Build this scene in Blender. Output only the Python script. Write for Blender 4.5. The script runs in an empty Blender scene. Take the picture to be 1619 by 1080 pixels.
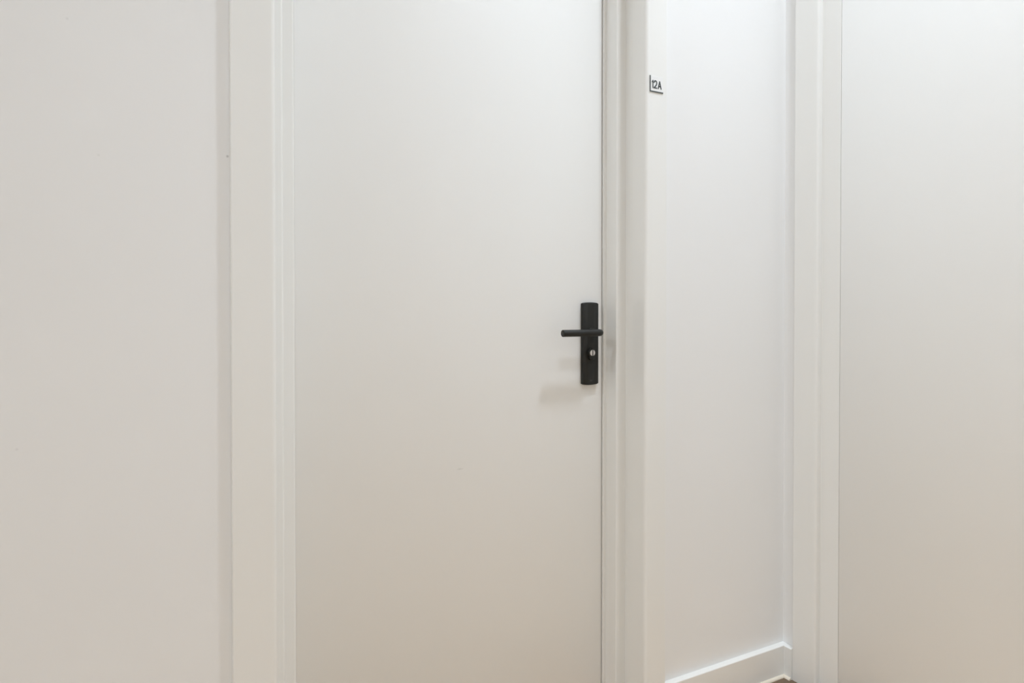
import bpy, bmesh, math
from math import radians, sin, cos, tan, atan, pi
from mathutils import Vector, Matrix

sc = bpy.context.scene
COL = sc.collection

# ------------------------------------------------------------------ camera
CAM_H, CAM_D = 1.13, 1.452          # height, distance from the wall with the numbered door
YAW, PITCH = radians(28.7), radians(0.69)
cam = bpy.data.cameras.new('camera')
cam.sensor_width = 36.0
cam.lens = 24.0                     # 24 mm full frame
cam.shift_y = -37.0 / 1619.0
cam.clip_start = 0.02
co = bpy.data.objects.new('camera', cam)
COL.objects.link(co)
co.location = (0, -CAM_D, CAM_H)
co.rotation_euler = (pi / 2 - PITCH, 0, -YAW)
sc.camera = co

# ------------------------------------------------------------------ world, exposure
w = bpy.data.worlds.new('world'); sc.world = w
w.use_nodes = True
w.node_tree.nodes['Background'].inputs[0].default_value = (0, 0, 0, 1)
w.node_tree.nodes['Background'].inputs[1].default_value = 0.0
vs = sc.view_settings
vs.view_transform = 'Standard'
try: vs.look = 'None'
except Exception: pass
vs.gamma = 1.0
vs.use_curve_mapping = False
vs.exposure = 0.0
sc.cycles.diffuse_bounces = 8
sc.cycles.max_bounces = 12

# ------------------------------------------------------------------ ceiling lamps of the hallway
CEIL = 3.5
def lamp(name, x, y, size, power, colour, spread=180):
    l = bpy.data.lights.new(name, 'AREA')
    l.shape = 'DISK'; l.size = size; l.energy = power; l.color = colour
    l.spread = radians(spread)
    o = bpy.data.objects.new(name, l); COL.objects.link(o)
    o.location = (x, y, CEIL - 0.035)
    return o
LAMP_COL = (0.897, 1.003, 1.125)
LAMPS = [  # x, y, diameter, watts, beam angle
    (1.44, -0.77, 0.22, 15.6, 115),
    (0.25, -1.60, 0.40, 14.5, 120),
    (-3.00, -0.60, 0.24, 34.0, 180),
]
for lx, ly, ls, lp, lb in LAMPS:
    lamp('ceiling_lamp_light', lx, ly, ls, lp, LAMP_COL, lb)

# ------------------------------------------------------------------ helpers
def phi(c): return YAW + atan((c - 809.5) / 1079.0)

def tag(o, label=None, cat=None, kind=None, group=None):
    if label: o['label'] = label
    if cat: o['category'] = cat
    if kind: o['kind'] = kind
    if group: o['group'] = group
    return o

def obj(name, bm, m, parent=None, smooth=None):
    me = bpy.data.meshes.new(name)
    bmesh.ops.recalc_face_normals(bm, faces=bm.faces)
    bm.to_mesh(me); bm.free()
    if smooth is not None:
        me.polygons.foreach_set('use_smooth', [True] * len(me.polygons))
        me.set_sharp_from_angle(angle=radians(smooth))
    o = bpy.data.objects.new(name, me)
    me.materials.append(m)
    COL.objects.link(o)
    if parent: o.parent = parent
    return o

def empty(name, loc=(0, 0, 0)):
    o = bpy.data.objects.new(name, None); COL.objects.link(o)
    o.location = loc
    return o

def box(bm, x0, x1, y0, y1, z0, z1, bevel=0, seg=2):
    r = bmesh.ops.create_cube(bm, size=1)
    vsn = r['verts']
    for v in vsn:
        v.co = Vector(((x0 + x1) / 2 + v.co.x * (x1 - x0), (y0 + y1) / 2 + v.co.y * (y1 - y0), (z0 + z1) / 2 + v.co.z * (z1 - z0)))
    if bevel:
        es = list({e for v in vsn for e in v.link_edges})
        bmesh.ops.bevel(bm, geom=es, offset=bevel, segments=seg, profile=0.5, affect='EDGES')
    return bm

def boxes(*a, **k):
    bm = bmesh.new(); box(bm, *a, **k); return bm

def rounded(pts):
    """pts: (u, v[, r]); replaces corners that carry a radius by an arc with tight support points."""
    out = []
    n = len(pts)
    for i, p in enumerate(pts):
        r = p[2] if len(p) > 2 else 0
        q = Vector(p[:2])
        if not r or i in (0, n - 1):
            out.append(q); continue
        a = (Vector(pts[i - 1][:2]) - q).normalized(); b = (Vector(pts[(i + 1) % n][:2]) - q).normalized()
        ang = a.angle(b); t = r / tan(ang / 2)
        c = q + (a + b).normalized() * (r / sin(ang / 2))
        s = q + a * t; e = q + b * t
        sup = min(0.0006, r * .2)
        out.append(s + a * sup)
        v0 = s - c; v1 = e - c
        tot = v0.angle(v1); k = 8
        for j in range(k + 1):
            f = j / k
            w_ = (v0 * sin((1 - f) * tot) + v1 * sin(f * tot)) / sin(tot)
            out.append(c + w_)
        out.append(e + b * sup)
    return out

def extrude(pts, z0, z1, place):
    """closed outline pts (2D) swept from z0 to z1; place(u, v, z) -> world."""
    bm = bmesh.new()
    lo = [bm.verts.new(place(p[0], p[1], z0)) for p in pts]
    hi = [bm.verts.new(place(p[0], p[1], z1)) for p in pts]
    n = len(pts)
    for i in range(n):
        bm.faces.new((lo[i], lo[(i + 1) % n], hi[(i + 1) % n], hi[i]))
    for ring in (lo[::-1], hi):
        f = bm.faces.new(ring)
        bmesh.ops.triangulate(bm, faces=[f])
    return bm

# ------------------------------------------------------------------ materials
def paint(name, col, rough=0.5, bump=0.0, scale=300, mott=0.015, spec=0.5, marks=()):
    m = bpy.data.materials.new(name); m.use_nodes = True
    nt = m.node_tree; N = nt.nodes; L = nt.links
    b = N['Principled BSDF']
    b.inputs['Roughness'].default_value = rough
    b.inputs['Specular IOR Level'].default_value = spec
    tc = N.new('ShaderNodeTexCoord')
    no = N.new('ShaderNodeTexNoise'); no.inputs['Scale'].default_value = 2.2; no.inputs['Detail'].default_value = 1
    L.new(tc.outputs['Object'], no.inputs['Vector'])
    mx = N.new('ShaderNodeMix'); mx.data_type = 'RGBA'
    L.new(no.outputs['Fac'], mx.inputs['Factor'])
    mx.inputs['A'].default_value = tuple(c * (1 - mott) for c in col) + (1,)
    mx.inputs['B'].default_value = tuple(min(1, c * (1 + mott)) for c in col) + (1,)
    last = mx.outputs['Result']
    for (pos, size, dark) in marks:      # small scuffs on the paint
        mp = N.new('ShaderNodeVectorMath'); mp.operation = 'SUBTRACT'
        L.new(tc.outputs['Object'], mp.inputs[0]); mp.inputs[1].default_value = pos
        dv = N.new('ShaderNodeVectorMath'); dv.operation = 'DIVIDE'
        L.new(mp.outputs[0], dv.inputs[0]); dv.inputs[1].default_value = size
        ln = N.new('ShaderNodeVectorMath'); ln.operation = 'LENGTH'
        L.new(dv.outputs[0], ln.inputs[0])
        mr = N.new('ShaderNodeMapRange'); mr.inputs['From Min'].default_value = 0.3; mr.inputs['From Max'].default_value = 1.0
        mr.inputs['To Min'].default_value = dark; mr.inputs['To Max'].default_value = 0.0
        L.new(ln.outputs['Value'], mr.inputs['Value'])
        m2 = N.new('ShaderNodeMix'); m2.data_type = 'RGBA'
        L.new(mr.outputs['Result'], m2.inputs['Factor']); L.new(last, m2.inputs['A'])
        m2.inputs['B'].default_value = (0.25, 0.24, 0.22, 1)
        last = m2.outputs['Result']
    L.new(last, b.inputs['Base Color'])
    if bump:
        n2 = N.new('ShaderNodeTexNoise'); n2.inputs['Scale'].default_value = scale; n2.inputs['Detail'].default_value = 2
        L.new(tc.outputs['Object'], n2.inputs['Vector'])
        bp = N.new('ShaderNodeBump'); bp.inputs['Strength'].default_value = bump; bp.inputs['Distance'].default_value = 0.0006
        L.new(n2.outputs['Fac'], bp.inputs['Height']); L.new(bp.outputs['Normal'], b.inputs['Normal'])
    return m

WHITE = (0.842, 0.838, 0.812)
M_WALL = paint('wall_paint', (0.85, 0.848, 0.84), 0.75, spec=0.3)
M_CEIL = paint('ceiling_paint', (0.82, 0.82, 0.81), 0.85)
M_WOOD = paint('painted_woodwork', WHITE, 0.30)
M_DOOR = paint('lacquered_door', (0.845, 0.843, 0.824), 0.45)
M_BLACK = paint('matte_black_metal', (0.014, 0.0145, 0.0125), 0.5, 0.1, 900, spec=0.4)
M_INK = paint('dark_grey_lettering', (0.045, 0.055, 0.058), 0.6)
M_PLATE = paint('white_sign_plate', (0.84, 0.84, 0.83), 0.4)
M_LOGO = paint('grey_print', (0.05, 0.05, 0.047), 0.5)
M_CREAM = paint('cream_moulding', (0.80, 0.72, 0.60), 0.5)
M_SLOT = paint('dark_keyway', (0.01, 0.01, 0.01), 0.7)

def metal(name, col, rough):
    m = bpy.data.materials.new(name); m.use_nodes = True
    N = m.node_tree.nodes; L = m.node_tree.links; b = N['Principled BSDF']
    b.inputs['Metallic'].default_value = 0.7; b.inputs['Roughness'].default_value = rough
    no = N.new('ShaderNodeTexNoise'); no.inputs['Scale'].default_value = 600
    mx = N.new('ShaderNodeMix'); mx.data_type = 'RGBA'
    L.new(no.outputs['Fac'], mx.inputs['Factor'])
    mx.inputs['A'].default_value = tuple(c * .93 for c in col) + (1,); mx.inputs['B'].default_value = col + (1,)
    L.new(mx.outputs['Result'], b.inputs['Base Color'])
    return m
M_STEEL = metal('nickel_cylinder', (0.80, 0.80, 0.79), 0.45)

def floor_mat():
    m = bpy.data.materials.new('brown_wood_floor'); m.use_nodes = True
    N = m.node_tree.nodes; L = m.node_tree.links; b = N['Principled BSDF']
    tc = N.new('ShaderNodeTexCoord')
    br = N.new('ShaderNodeTexBrick'); br.inputs['Scale'].default_value = 1.0
    br.inputs['Brick Width'].default_value = 1.2; br.inputs['Row Height'].default_value = 0.14
    br.inputs['Mortar Size'].default_value = 0.002; br.offset = 0.37
    br.inputs['Color1'].default_value = (0.66, 0.46, 0.27, 1); br.inputs['Color2'].default_value = (0.59, 0.405, 0.225, 1)
    br.inputs['Mortar'].default_value = (0.07, 0.045, 0.03, 1)
    L.new(tc.outputs['Object'], br.inputs['Vector'])
    mp = N.new('ShaderNodeMapping'); mp.inputs['Scale'].default_value = (3, 60, 1)
    L.new(tc.outputs['Object'], mp.inputs['Vector'])
    no = N.new('ShaderNodeTexNoise'); no.inputs['Scale'].default_value = 1.5; no.inputs['Detail'].default_value = 6
    L.new(mp.outputs['Vector'], no.inputs['Vector'])
    mx = N.new('ShaderNodeMix'); mx.data_type = 'RGBA'; mx.blend_type = 'MULTIPLY'; mx.inputs['Factor'].default_value = 0.5
    L.new(br.outputs['Color'], mx.inputs['A']); L.new(no.outputs['Color'], mx.inputs['B'])
    hs = N.new('ShaderNodeHueSaturation'); hs.inputs['Value'].default_value = 1.35; hs.inputs['Saturation'].default_value = 0.95
    L.new(mx.outputs['Result'], hs.inputs['Color'])
    L.new(hs.outputs['Color'], b.inputs['Base Color'])
    b.inputs['Roughness'].default_value = 0.4
    return m
M_FLOOR = floor_mat()
M_DARK_STRIP = paint('dark_brown_wood', (0.16, 0.105, 0.062), 0.45, 0.2, 80, mott=0.2)

# ------------------------------------------------------------------ room shell
def A(c, v): return (CAM_D + v) * tan(phi(c))            # position along the numbered-door wall
def B(c, x): return -CAM_D + x / tan(phi(c))             # position along the right-hand wall
XR = A(1240, 0)                                          # corner of the two walls
XL, YF, TH = -3.6, -3.6, 0.16
CAS = 0.015                                              # casing thickness

# door 1 frame steps (depth into the wall)
V1 = 0.071
cL0, cL1 = A(366, -CAS), A(436, -CAS * .4)
cR1, cR0 = A(1018.3, -CAS * .6), A(1053.5, -CAS)
e2R = A(974.5, V1)
V2 = e2R / tan(phi(958.5)) - CAM_D
VD = V2 + 0.006
e3R = A(954.3, V2)
e2L, e3L = A(448.8, V1), A(467, V2)
DH = 2.38                                                # clear door height
# door 2 on the right wall
b0, b1 = B(1255, XR - CAS), B(1295, XR - 0.006)
D2V = 0.004
f2, g2 = B(1303, XR + D2V), B(1328.5, XR + D2V)
D2W = 0.83
b_end = g2 - D2W                                         # far jamb side of door 2

def A_place(u, v, z): return (u, v, z)
def B_place(u, v, z): return (XR + v, u, z)

# wall with the numbered door: two piers and the part above the door
bm = bmesh.new()
box(bm, XL - TH, cL0 + 0.03, 0, TH, 0, CEIL)
box(bm, cR0 - 0.03, XR + TH, 0, TH, 0, CEIL)
box(bm, cL0 + 0.03, cR0 - 0.03, 0, TH, DH + 0.05, CEIL)
def wz(y, X): return CAM_H + (490 - y) * (X * sin(YAW) + CAM_D * cos(YAW)) / 1079.0
def speck(c, y, r, d): return ((A(c, 0), 0, wz(y, A(c, 0))), (r, 0.02, r), d)
M_WALLB = paint('wall_paint_with_specks', (0.85, 0.848, 0.84), 0.75, spec=0.3,
                marks=[speck(361, 248, 0.0032, 0.45), speck(158, 246, 0.003, 0.10), speck(25, 711, 0.003, 0.12), speck(110, 32, 0.003, 0.12)])
wa = tag(obj('wall_back', bm, M_WALLB), 'white painted wall around the numbered door', 'wall', 'structure')
bm = bmesh.new()
box(bm, XR, XR + TH, b0 - 0.03, TH * 0, 0, CEIL)
box(bm, XR, XR + TH, YF - TH, b_end - 0.09, 0, CEIL)
box(bm, XR, XR + TH, b_end - 0.09, b0 - 0.03, DH + 0.05, CEIL)
tag(obj('wall_right', bm, M_WALL), 'white painted wall strip right of the corner beside the plain door', 'wall', 'structure')
tag(obj('wall_left', boxes(XL - TH, XL, YF, 0, 0, CEIL), M_WALL), 'white painted wall at the far left end of the hallway', 'wall', 'structure')
tag(obj('wall_front', boxes(XL - TH, XR, YF - TH, YF, 0, CEIL), M_WALL), 'white painted wall opposite the numbered door', 'wall', 'structure')
tag(obj('floor', boxes(XL - TH, XR + TH, YF - TH, TH, -0.1, 0), M_FLOOR), 'brown wooden floor showing as a small tip in the corner', 'floor', 'structure')
tag(obj('ceiling', boxes(XL - TH, XR + TH, YF - TH, TH, CEIL, CEIL + 0.1), M_CEIL), 'white ceiling above the hallway', 'ceiling', 'structure')

# round surface lamps on the ceiling
spots = ['round white ceiling lamp above the corner between the two doors', 'large round white ceiling lamp in the middle of the hallway', 'round white ceiling lamp at the far left end of the hallway']
for (lx, ly, ls, lp, lb), lab in zip(LAMPS, spots):
    lm = tag(empty('ceiling_lamp', (lx, ly, CEIL)), lab, 'ceiling lamp', None, 'ceiling lamps of the hallway')
    bm = bmesh.new()
    r0 = ls / 2 + 0.02; prof = [(r0, CEIL), (r0, CEIL - .022), (r0 - .006, CEIL - .028)]
    rings = [[bm.verts.new((lx + cos(2 * pi * k / 48) * q_, ly + sin(2 * pi * k / 48) * q_, z_)) for k in range(48)] for q_, z_ in prof]
    for a_, b_ in zip(rings, rings[1:]):
        for k in range(48): bm.faces.new((a_[k], a_[(k + 1) % 48], b_[(k + 1) % 48], b_[k]))
    bm.faces.new(rings[0][::-1]); bm.faces.new(rings[-1])
    hs = obj('lamp_housing', bm, M_CEIL, None, 30); hs.parent = lm; hs.matrix_parent_inverse = Matrix.Translation(-lm.location)

# added dark strips along the walls: dark corner tip, floor stays bright for bounce
fl = bpy.data.objects['floor']
BW = 0.07
def strip(pts):
    bm = bmesh.new()
    lo = [bm.verts.new((x, y, -0.01)) for x, y in pts]; hi = [bm.verts.new((x, y, 0.0012)) for x, y in pts]
    for i in range(4): bm.faces.new((lo[i], lo[(i + 1) % 4], hi[(i + 1) % 4], hi[i]))
    bm.faces.new(lo[::-1]); bm.faces.new(hi)
    o = obj('added_dark_strip', bm, M_DARK_STRIP); o.parent = fl
    tag(o, 'added dark brown strip along the floor edge')
strip([(XL, 0), (XL + BW, -BW), (XR - BW, -BW), (XR, 0)])
strip([(XR, 0), (XR - BW, -BW), (XR - BW, YF + BW), (XR, YF)])
strip([(XL, YF), (XL + BW, YF + BW), (XR - BW, YF + BW), (XR, YF)])
strip([(XL, 0), (XL + BW, -BW), (XL + BW, YF + BW), (XL, YF)])

# ------------------------------------------------------------------ frame of the numbered door
t1 = tag(empty('trim_1', (cL0, 0, 0)), 'white painted stepped frame and casing around the door numbered 12A', 'door frame', 'structure')
def child(name, bm, m, parent, smooth=25):
    o = obj(name, bm, m, None, smooth)
    o.parent = parent
    o.matrix_parent_inverse = Matrix.Translation(-parent.location)
    return o
SL = cL1 - 0.012; SR = cR1 + 0.012                       # joint between casing and jamb
BK = 0.155
left_casing = rounded([(cL0, 0.0), (cL0, -CAS, 0.002), (cL1, -CAS, 0.009), (cL1, 0.012), (cL0 + .02, 0.012), (cL0 + .02, 0.0)])
left_jamb = rounded([(cL0 + 0.03, 0.012), (cL1, 0.012), (cL1, V1), (e2L, V1, 0.005), (e2L, V2), (e3L, V2, 0.0055), (e3L, BK), (cL0 + 0.03, BK)])
right_casing = rounded([(cR0, 0.0), (cR0 - .02, 0.0), (cR0 - .02, 0.012), (cR1, 0.012), (cR1, -CAS, 0.009), (cR0, -CAS, 0.002), (cR0, -0.0)])
right_jamb = rounded([(cR0 - 0.03, 0.012), (cR0 - 0.03, BK), (e3R, BK), (e3R, V2, 0.002), (e2R, V2), (e2R, V1, 0.003), (cR1, V1), (cR1, 0.012)])
HT = DH + 0.17
child('casing', extrude(left_casing, 0, DH + 0.06, A_place), M_WOOD, t1)
child('casing', extrude(right_casing, 0, DH + 0.06, A_place), M_WOOD, t1)
child('casing', boxes(cL0, cR0, -CAS, 0.012, DH + 0.06, DH + 0.14, 0.002), M_WOOD, t1)
child('jamb', extrude(left_jamb, 0, DH, A_place), M_WOOD, t1)
child('jamb', extrude(right_jamb, 0, DH, A_place), M_WOOD, t1)
bm = bmesh.new(); box(bm, cL0 + 0.03, cR0 - 0.03, 0.012, BK, DH + .001, DH + 0.05)
child('head_jamb', bm, M_WOOD, t1)

# ------------------------------------------------------------------ numbered door leaf with its black handle set
dL, dR = e3L + 0.0002, e3R - 0.0026
mark1 = (A(727, VD), VD, CAM_H - (752 - 490) * 1.66 / 1079)
door1 = obj('door_1', boxes(dL, dR, VD, VD + 0.045, 0.006, DH - 0.004, 0.0015, 2),
            paint('lacquered_door_leaf', (0.845, 0.843, 0.824), 0.45,
                  marks=[(mark1, (0.011, 0.02, 0.0022), 0.22)]), None, 25)
tag(door1, 'smooth white flush door with a black lever handle, left of the number 12A', 'door', 'structure')

PT = 0.012                                               # plate thickness
pl, pr = A(922.2, VD - PT), A(946.9, VD - PT)
uc = (pl + pr) / 2
def zrow(y, X, v):                                       # height of an image row at a point of the scene
    depth = X * sin(YAW) + (v + CAM_D) * cos(YAW)
    return CAM_H + (490 - y) * depth / 1079.0
zt, zb = zrow(478, uc, VD - PT), zrow(609, uc, VD - PT)
# plate outline: straight sides, gently arched ends, pillowed front
def plate_outline(inset, arch=0.0022):
    hw = (pr - pl) / 2 - inset
    pts = []
    n = 12
    for i in range(n + 1):
        s = -1 + 2 * i / n
        pts.append((uc + s * hw, zt - inset - arch * (s * s) - (0.0016 if abs(s) == 1 else 0)))
    for i in range(n + 1):
        s = 1 - 2 * i / n
        pts.append((uc + s * hw, zb + inset + arch * (s * s) + (0.0016 if abs(s) == 1 else 0)))
    return pts
def loft(rings):
    bm = bmesh.new(); vr = []
    for pts, v in rings:
        vr.append([bm.verts.new((p[0], v, p[1])) for p in pts])
    n = len(vr[0])
    for a, b in zip(vr, vr[1:]):
        for i in range(n):
            bm.faces.new((a[i], a[(i + 1) % n], b[(i + 1) % n], b[i]))
    for r_ in (vr[0][::-1], vr[-1]):
        f = bm.faces.new(r_); bmesh.ops.triangulate(bm, faces=[f])
    return bm
plate = obj('handle_plate', loft([(plate_outline(0), VD), (plate_outline(0), VD - PT + .0035), (plate_outline(0.0010), VD - PT + .0012), (plate_outline(0.0030), VD - PT)]), M_BLACK, None, 30)
plate.parent = door1
tag(plate, 'matte black escutcheon plate')

# lever: round neck out of the plate, tight elbow, straight bar to the left
def tube(path, r, seg=24, cap_round=False):
    bm = bmesh.new(); rings = []
    n = len(path)
    for i, p in enumerate(path):
        t = (path[min(i + 1, n - 1)] - path[max(i - 1, 0)]).normalized()
        up = Vector((0, 0, 1)); side = t.cross(up).normalized()
        rr = r[i] if isinstance(r, (list, tuple)) else r
        rings.append([bm.verts.new(p + side * cos(2 * pi * k / seg) * rr + up * sin(2 * pi * k / seg) * rr) for k in range(seg)])
    for a, b in zip(rings, rings[1:]):
        for k in range(seg):
            bm.faces.new((a[k], a[(k + 1) % seg], b[(k + 1) % seg], b[k]))
    bm.faces.new(rings[0][::-1]); bm.faces.new(rings[-1])
    return bm
SO = 0.060                                               # standoff of the lever
RL = 0.0094
zl = zrow(526.1, uc, VD - SO)
ux = uc + 0.0015
ulend = A(888.3, VD - SO + .004)
path = [Vector((ux, VD - PT + .002, zl)), Vector((ux, VD - PT - .006, zl)), Vector((ux, VD - SO + 0.0125, zl))]
for k in range(1, 9):
    a = k / 8 * pi / 2
    path.append(Vector((ux - 0.0125 + 0.0125 * cos(a), VD - SO + 0.0125 - 0.0125 * sin(a), zl)))
path += [Vector((ulend + 0.0016, VD - SO, zl)), Vector((ulend + .0003, VD - SO, zl)), Vector((ulend, VD - SO, zl))]
rad = [RL] * (len(path) - 2) + [RL - .0002, RL - .0009]
lev = obj('lever', tube(path, rad), M_BLACK, None, 40); lev.parent = plate
# flat collar where the lever leaves the plate
def disc(bm, cx, cz, v0, v1, r, seg=40, bev=0.0008):
    prof = [(r, v0), (r, v1 + bev), (r - bev, v1)]
    rings = [[bm.verts.new((cx + cos(2 * pi * k / seg) * q, v, cz + sin(2 * pi * k / seg) * q)) for k in range(seg)] for q, v in prof]
    for a, b in zip(rings, rings[1:]):
        for k in range(seg):
            bm.faces.new((a[k], a[(k + 1) % seg], b[(k + 1) % seg], b[k]))
    bm.faces.new(rings[0][::-1]); bm.faces.new(rings[-1])
    return bm
col = obj('lever_collar', disc(bmesh.new(), ux, zl, VD - PT + .001, VD - PT - 0.004, 0.0118), M_BLACK, None, 30); col.parent = plate

# cylinder guard (round boss running into a short stem below) and the keyed cylinder
CP = 0.0235
zc = zrow(558, uc, VD - CP)
ucy = A(937.3, VD - CP)
def guard_outline(g):
    pts = []
    r1, r2, drop = 0.0118 - g, 0.0080 - g, 0.013
    a0 = math.asin(min(1, (r2) / r1))
    n = 28
    for i in range(n + 1):
        a = -pi / 2 + a0 + (2 * pi - 2 * a0) * i / n
        pts.append((ucy + cos(a) * r1, zc + sin(a) * r1))
    for i in range(n // 2 + 1):
        a = pi + pi * i / (n // 2)
        pts.append((ucy + cos(a) * r2, zc - drop + sin(a) * r2))
    return pts
gd = obj('cylinder_guard', loft([(guard_outline(0), VD - PT + .001), (guard_outline(0), VD - CP + .003), (guard_outline(.0012), VD - CP + .0015)]), M_BLACK, None, 30)
gd.parent = plate
kc = obj('key_cylinder', disc(bmesh.new(), ucy, zc, VD - CP + .004, VD - CP, 0.0083, 40, 0.0005), M_STEEL, None, 30); kc.parent = plate
tag(kc, 'silver lock cylinder face')
ks = obj('keyway', boxes(ucy - .0015, ucy + .0015, VD - CP - .00025, VD - CP + .001, zc - .0079, zc + .0079, .0002, 1), M_SLOT); ks.parent = plate
# faint maker's mark low on the plate
bm = bmesh.new(); zm = zrow(602, uc, VD - PT)
box(bm, uc - .0032, uc - .0018, VD - PT - .0002, VD - PT + .0005, zm - .003, zm + .003)
box(bm, uc + .0018, uc + .0032, VD - PT - .0002, VD - PT + .0005, zm - .003, zm + .003)
box(bm, uc - .0018, uc + .0018, VD - PT - .0002, VD - PT + .0005, zm - .0007, zm + .0007)
mk = obj('maker_mark', bm, M_LOGO); mk.parent = plate

# ------------------------------------------------------------------ number plate 12A on the casing
sv = -CAS
su0, su1 = A(1025.8, sv), A(1046.8, sv)
sz0, sz1 = zrow(146, su0, sv), zrow(120.5, su0, sv)
sg = tag(empty('door_number_sign', (su0, sv, sz0)), 'small white number plate reading 12A with a dark corner line, on the door casing', 'sign')
child('sign_plate', boxes(su0, su1, sv - .0012, sv, sz0, sz1, .0004, 1), M_PLATE, sg)
LW = 0.0030
bm = bmesh.new()
# one L-shaped outline
Lp = [(su0, sz0), (su1, sz0), (su1, sz0 + LW), (su0 + LW, sz0 + LW), (su0 + LW, sz1), (su0, sz1)]
child('corner_line', extrude(Lp, sv - .0020, sv - .0010, lambda a, b, c: (a, c, b)), M_INK, sg, 20)
def strokes(lines, w_):
    bm = bmesh.new()
    for pl_ in lines:
        for k, ((x0, z0), (x1, z1)) in enumerate(zip(pl_, pl_[1:])):
            d = Vector((x1 - x0, z1 - z0)); ln = d.length; d /= ln; nrm = Vector((-d.y, d.x)) * (w_ / 2)
            e = d * (w_ * .35)
            p = [Vector((x0, z0)) - e + nrm, Vector((x0, z0)) - e - nrm, Vector((x1, z1)) + e - nrm, Vector((x1, z1)) + e + nrm]
            dep = sv - .0018 - k * 1e-5
            lo = [bm.verts.new((q.x, sv - .0010, q.y)) for q in p]; hi = [bm.verts.new((q.x, dep, q.y)) for q in p]
            for i in range(4): bm.faces.new((lo[i], lo[(i + 1) % 4], hi[(i + 1) % 4], hi[i]))
            bm.faces.new(lo[::-1]); bm.faces.new(hi)
    return bm
SW = su1 - su0
zb0 = sz0 + 0.0115; ch = 0.0192                          # baseline and height of the characters
def X(f): return su0 + SW * f
def glyph(pts, f0, f1): return [[(X(f0 + (f1 - f0) * x), zb0 + ch * z) for x, z in l] for l in pts]
one = [[(0.0, .80), (.75, 1.0), (.75, 0.0)]]
two = [[(.0, .76), (.12, .92), (.35, 1.0), (.65, 1.0), (.88, .92), (1.0, .76), (.98, .6), (.8, .42), (.0, .02), (1.0, .02)]]
aaa = [[(0, 0), (.5, 1.0), (1.0, 0)], [(.2, .33), (.8, .33)]]
child('digit', strokes(glyph(one, .185, .255), .0032), M_INK, sg, 20)
child('digit', strokes(glyph(two, .325, .52), .0032), M_INK, sg, 20)
child('letter', strokes(glyph(aaa, .63, .85), .0032), M_INK, sg, 20)

# ------------------------------------------------------------------ frame and leaf of the plain door on the right wall
t2 = tag(empty('trim_2', (XR, b0, 0)), 'white painted flat frame and casing around the plain door at right', 'door frame', 'structure')
near_c = rounded([(b0, 0.0), (b0, -CAS, 0.002), (b1, -CAS, 0.006), (b1, 0.02), (b0 - .02, 0.02), (b0 - .02, 0.0)])
child('casing', extrude(near_c, 0, DH + 0.06, B_place), M_WOOD, t2)
near_j = rounded([(b0 - .03, 0.02), (b1, 0.02), (b1, D2V), (g2 + .0018, D2V, 0.0008), (g2 + .0018, .12), (b0 - .03, .12)])
child('jamb', extrude(near_j, 0, DH, B_place), M_WOOD, t2)
d2_0, d2_1 = g2 + .0006, g2 - D2W
far_j = [(d2_1 - .003, D2V), (d2_1 - .09, D2V), (d2_1 - .09, .12), (d2_1 - .003, .12)]
child('jamb', extrude(far_j, 0, DH, B_place), M_WOOD, t2)
far_c = [(d2_1 - .04, -CAS), (d2_1 - .115, -CAS), (d2_1 - .115, 0.0), (d2_1 - .0905, 0.0), (d2_1 - .0905, .0035), (d2_1 - .04, .0035)]
child('casing', extrude(far_c, 0, DH + 0.06, B_place), M_WOOD, t2)
child('casing', boxes(XR - CAS, XR, d2_1 - .115, b0, DH + 0.06, DH + 0.14, .002), M_WOOD, t2)
child('head_jamb', boxes(XR + D2V, XR + .12, d2_1 - .09, b0 - .03, DH + .001, DH + .05), M_WOOD, t2)
door2 = obj('door_2', boxes(XR + D2V, XR + D2V + 0.045, d2_1, d2_0, 0.006, DH - 0.004, 0.0012, 2), M_DOOR, None, 25)
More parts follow.
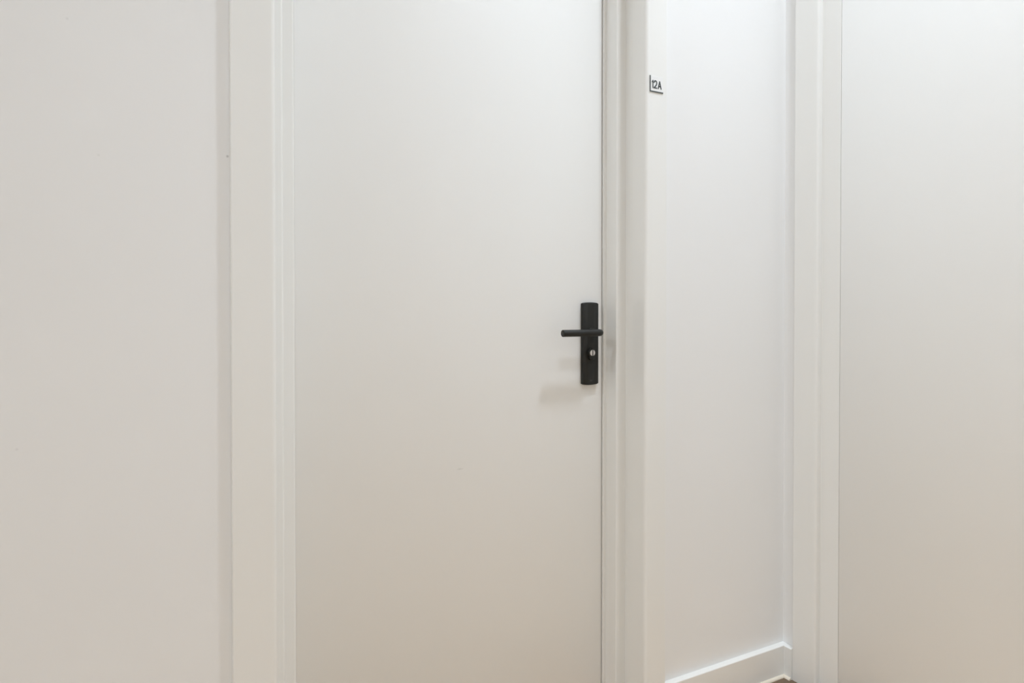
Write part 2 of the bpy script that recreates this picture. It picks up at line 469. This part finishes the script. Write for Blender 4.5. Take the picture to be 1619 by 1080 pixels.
tag(door2, 'plain white flush door at the right edge, without visible hardware', 'door', 'structure')

# ------------------------------------------------------------------ baseboards
BH, BT = 0.096, 0.020
def base_prof(): return rounded([(0, 0), (-BT, 0), (-BT, BH, 0.0022), (0, BH), ])
bb = [(0.0, 0.0), (-BT, 0.0)] + [tuple(p) for p in rounded([(-BT, 0.0), (-BT, BH, 0.0022), (0.0, BH)])[1:-1]] + [(0.0, BH)]
def sweep(prof, p0, p1, place):
    """prof (v, z) swept between two (v -> u) end functions, so ends can be mitred."""
    bm = bmesh.new()
    a = [bm.verts.new(place(p0(v), v, z)) for v, z in prof]
    b = [bm.verts.new(place(p1(v), v, z)) for v, z in prof]
    n = len(prof)
    for i in range(n): bm.faces.new((a[i], a[(i + 1) % n], b[(i + 1) % n], b[i]))
    for r_ in (a[::-1], b):
        f = bm.faces.new(r_); bmesh.ops.triangulate(bm, faces=[f])
    return bm
sb = tag(obj('baseboard_back', sweep(bb, lambda v: cR0, lambda v: XR + v, A_place), M_WOOD, None, 25), 'white baseboard running from the numbered door into the corner', 'baseboard', 'structure')
sr = tag(obj('baseboard_right', sweep(bb, lambda v: v, lambda v: b0, B_place), M_WOOD, None, 25), 'short white baseboard piece between the corner and the right door casing', 'baseboard', 'structure')
q = 0.008
qp = [(-BT, 0.0)] + [(-BT - q * cos(i / 6 * pi / 2), q * sin(i / 6 * pi / 2)) for i in range(7)]
m1 = obj('shoe_moulding', sweep(qp, lambda v: cR0, lambda v: XR + v, A_place), M_CREAM, None, 25); m1.parent = sb
m2 = obj('shoe_moulding', sweep(qp, lambda v: v, lambda v: b0, B_place), M_CREAM, None, 25); m2.parent = sr
tag(m1, 'thin cream bead along the floor'); tag(m2, 'thin cream bead along the floor')
tag(obj('baseboard_left', boxes(XL, XL + BT, YF, 0, 0, BH), M_WOOD), 'white baseboard on the far left wall', 'baseboard', 'structure')
bm = boxes(XL + BT, cL0, -BT, 0, 0, BH, 0.002)
tag(obj('trim_3', bm, M_WOOD), 'white baseboard left of the numbered door', 'baseboard', 'structure')
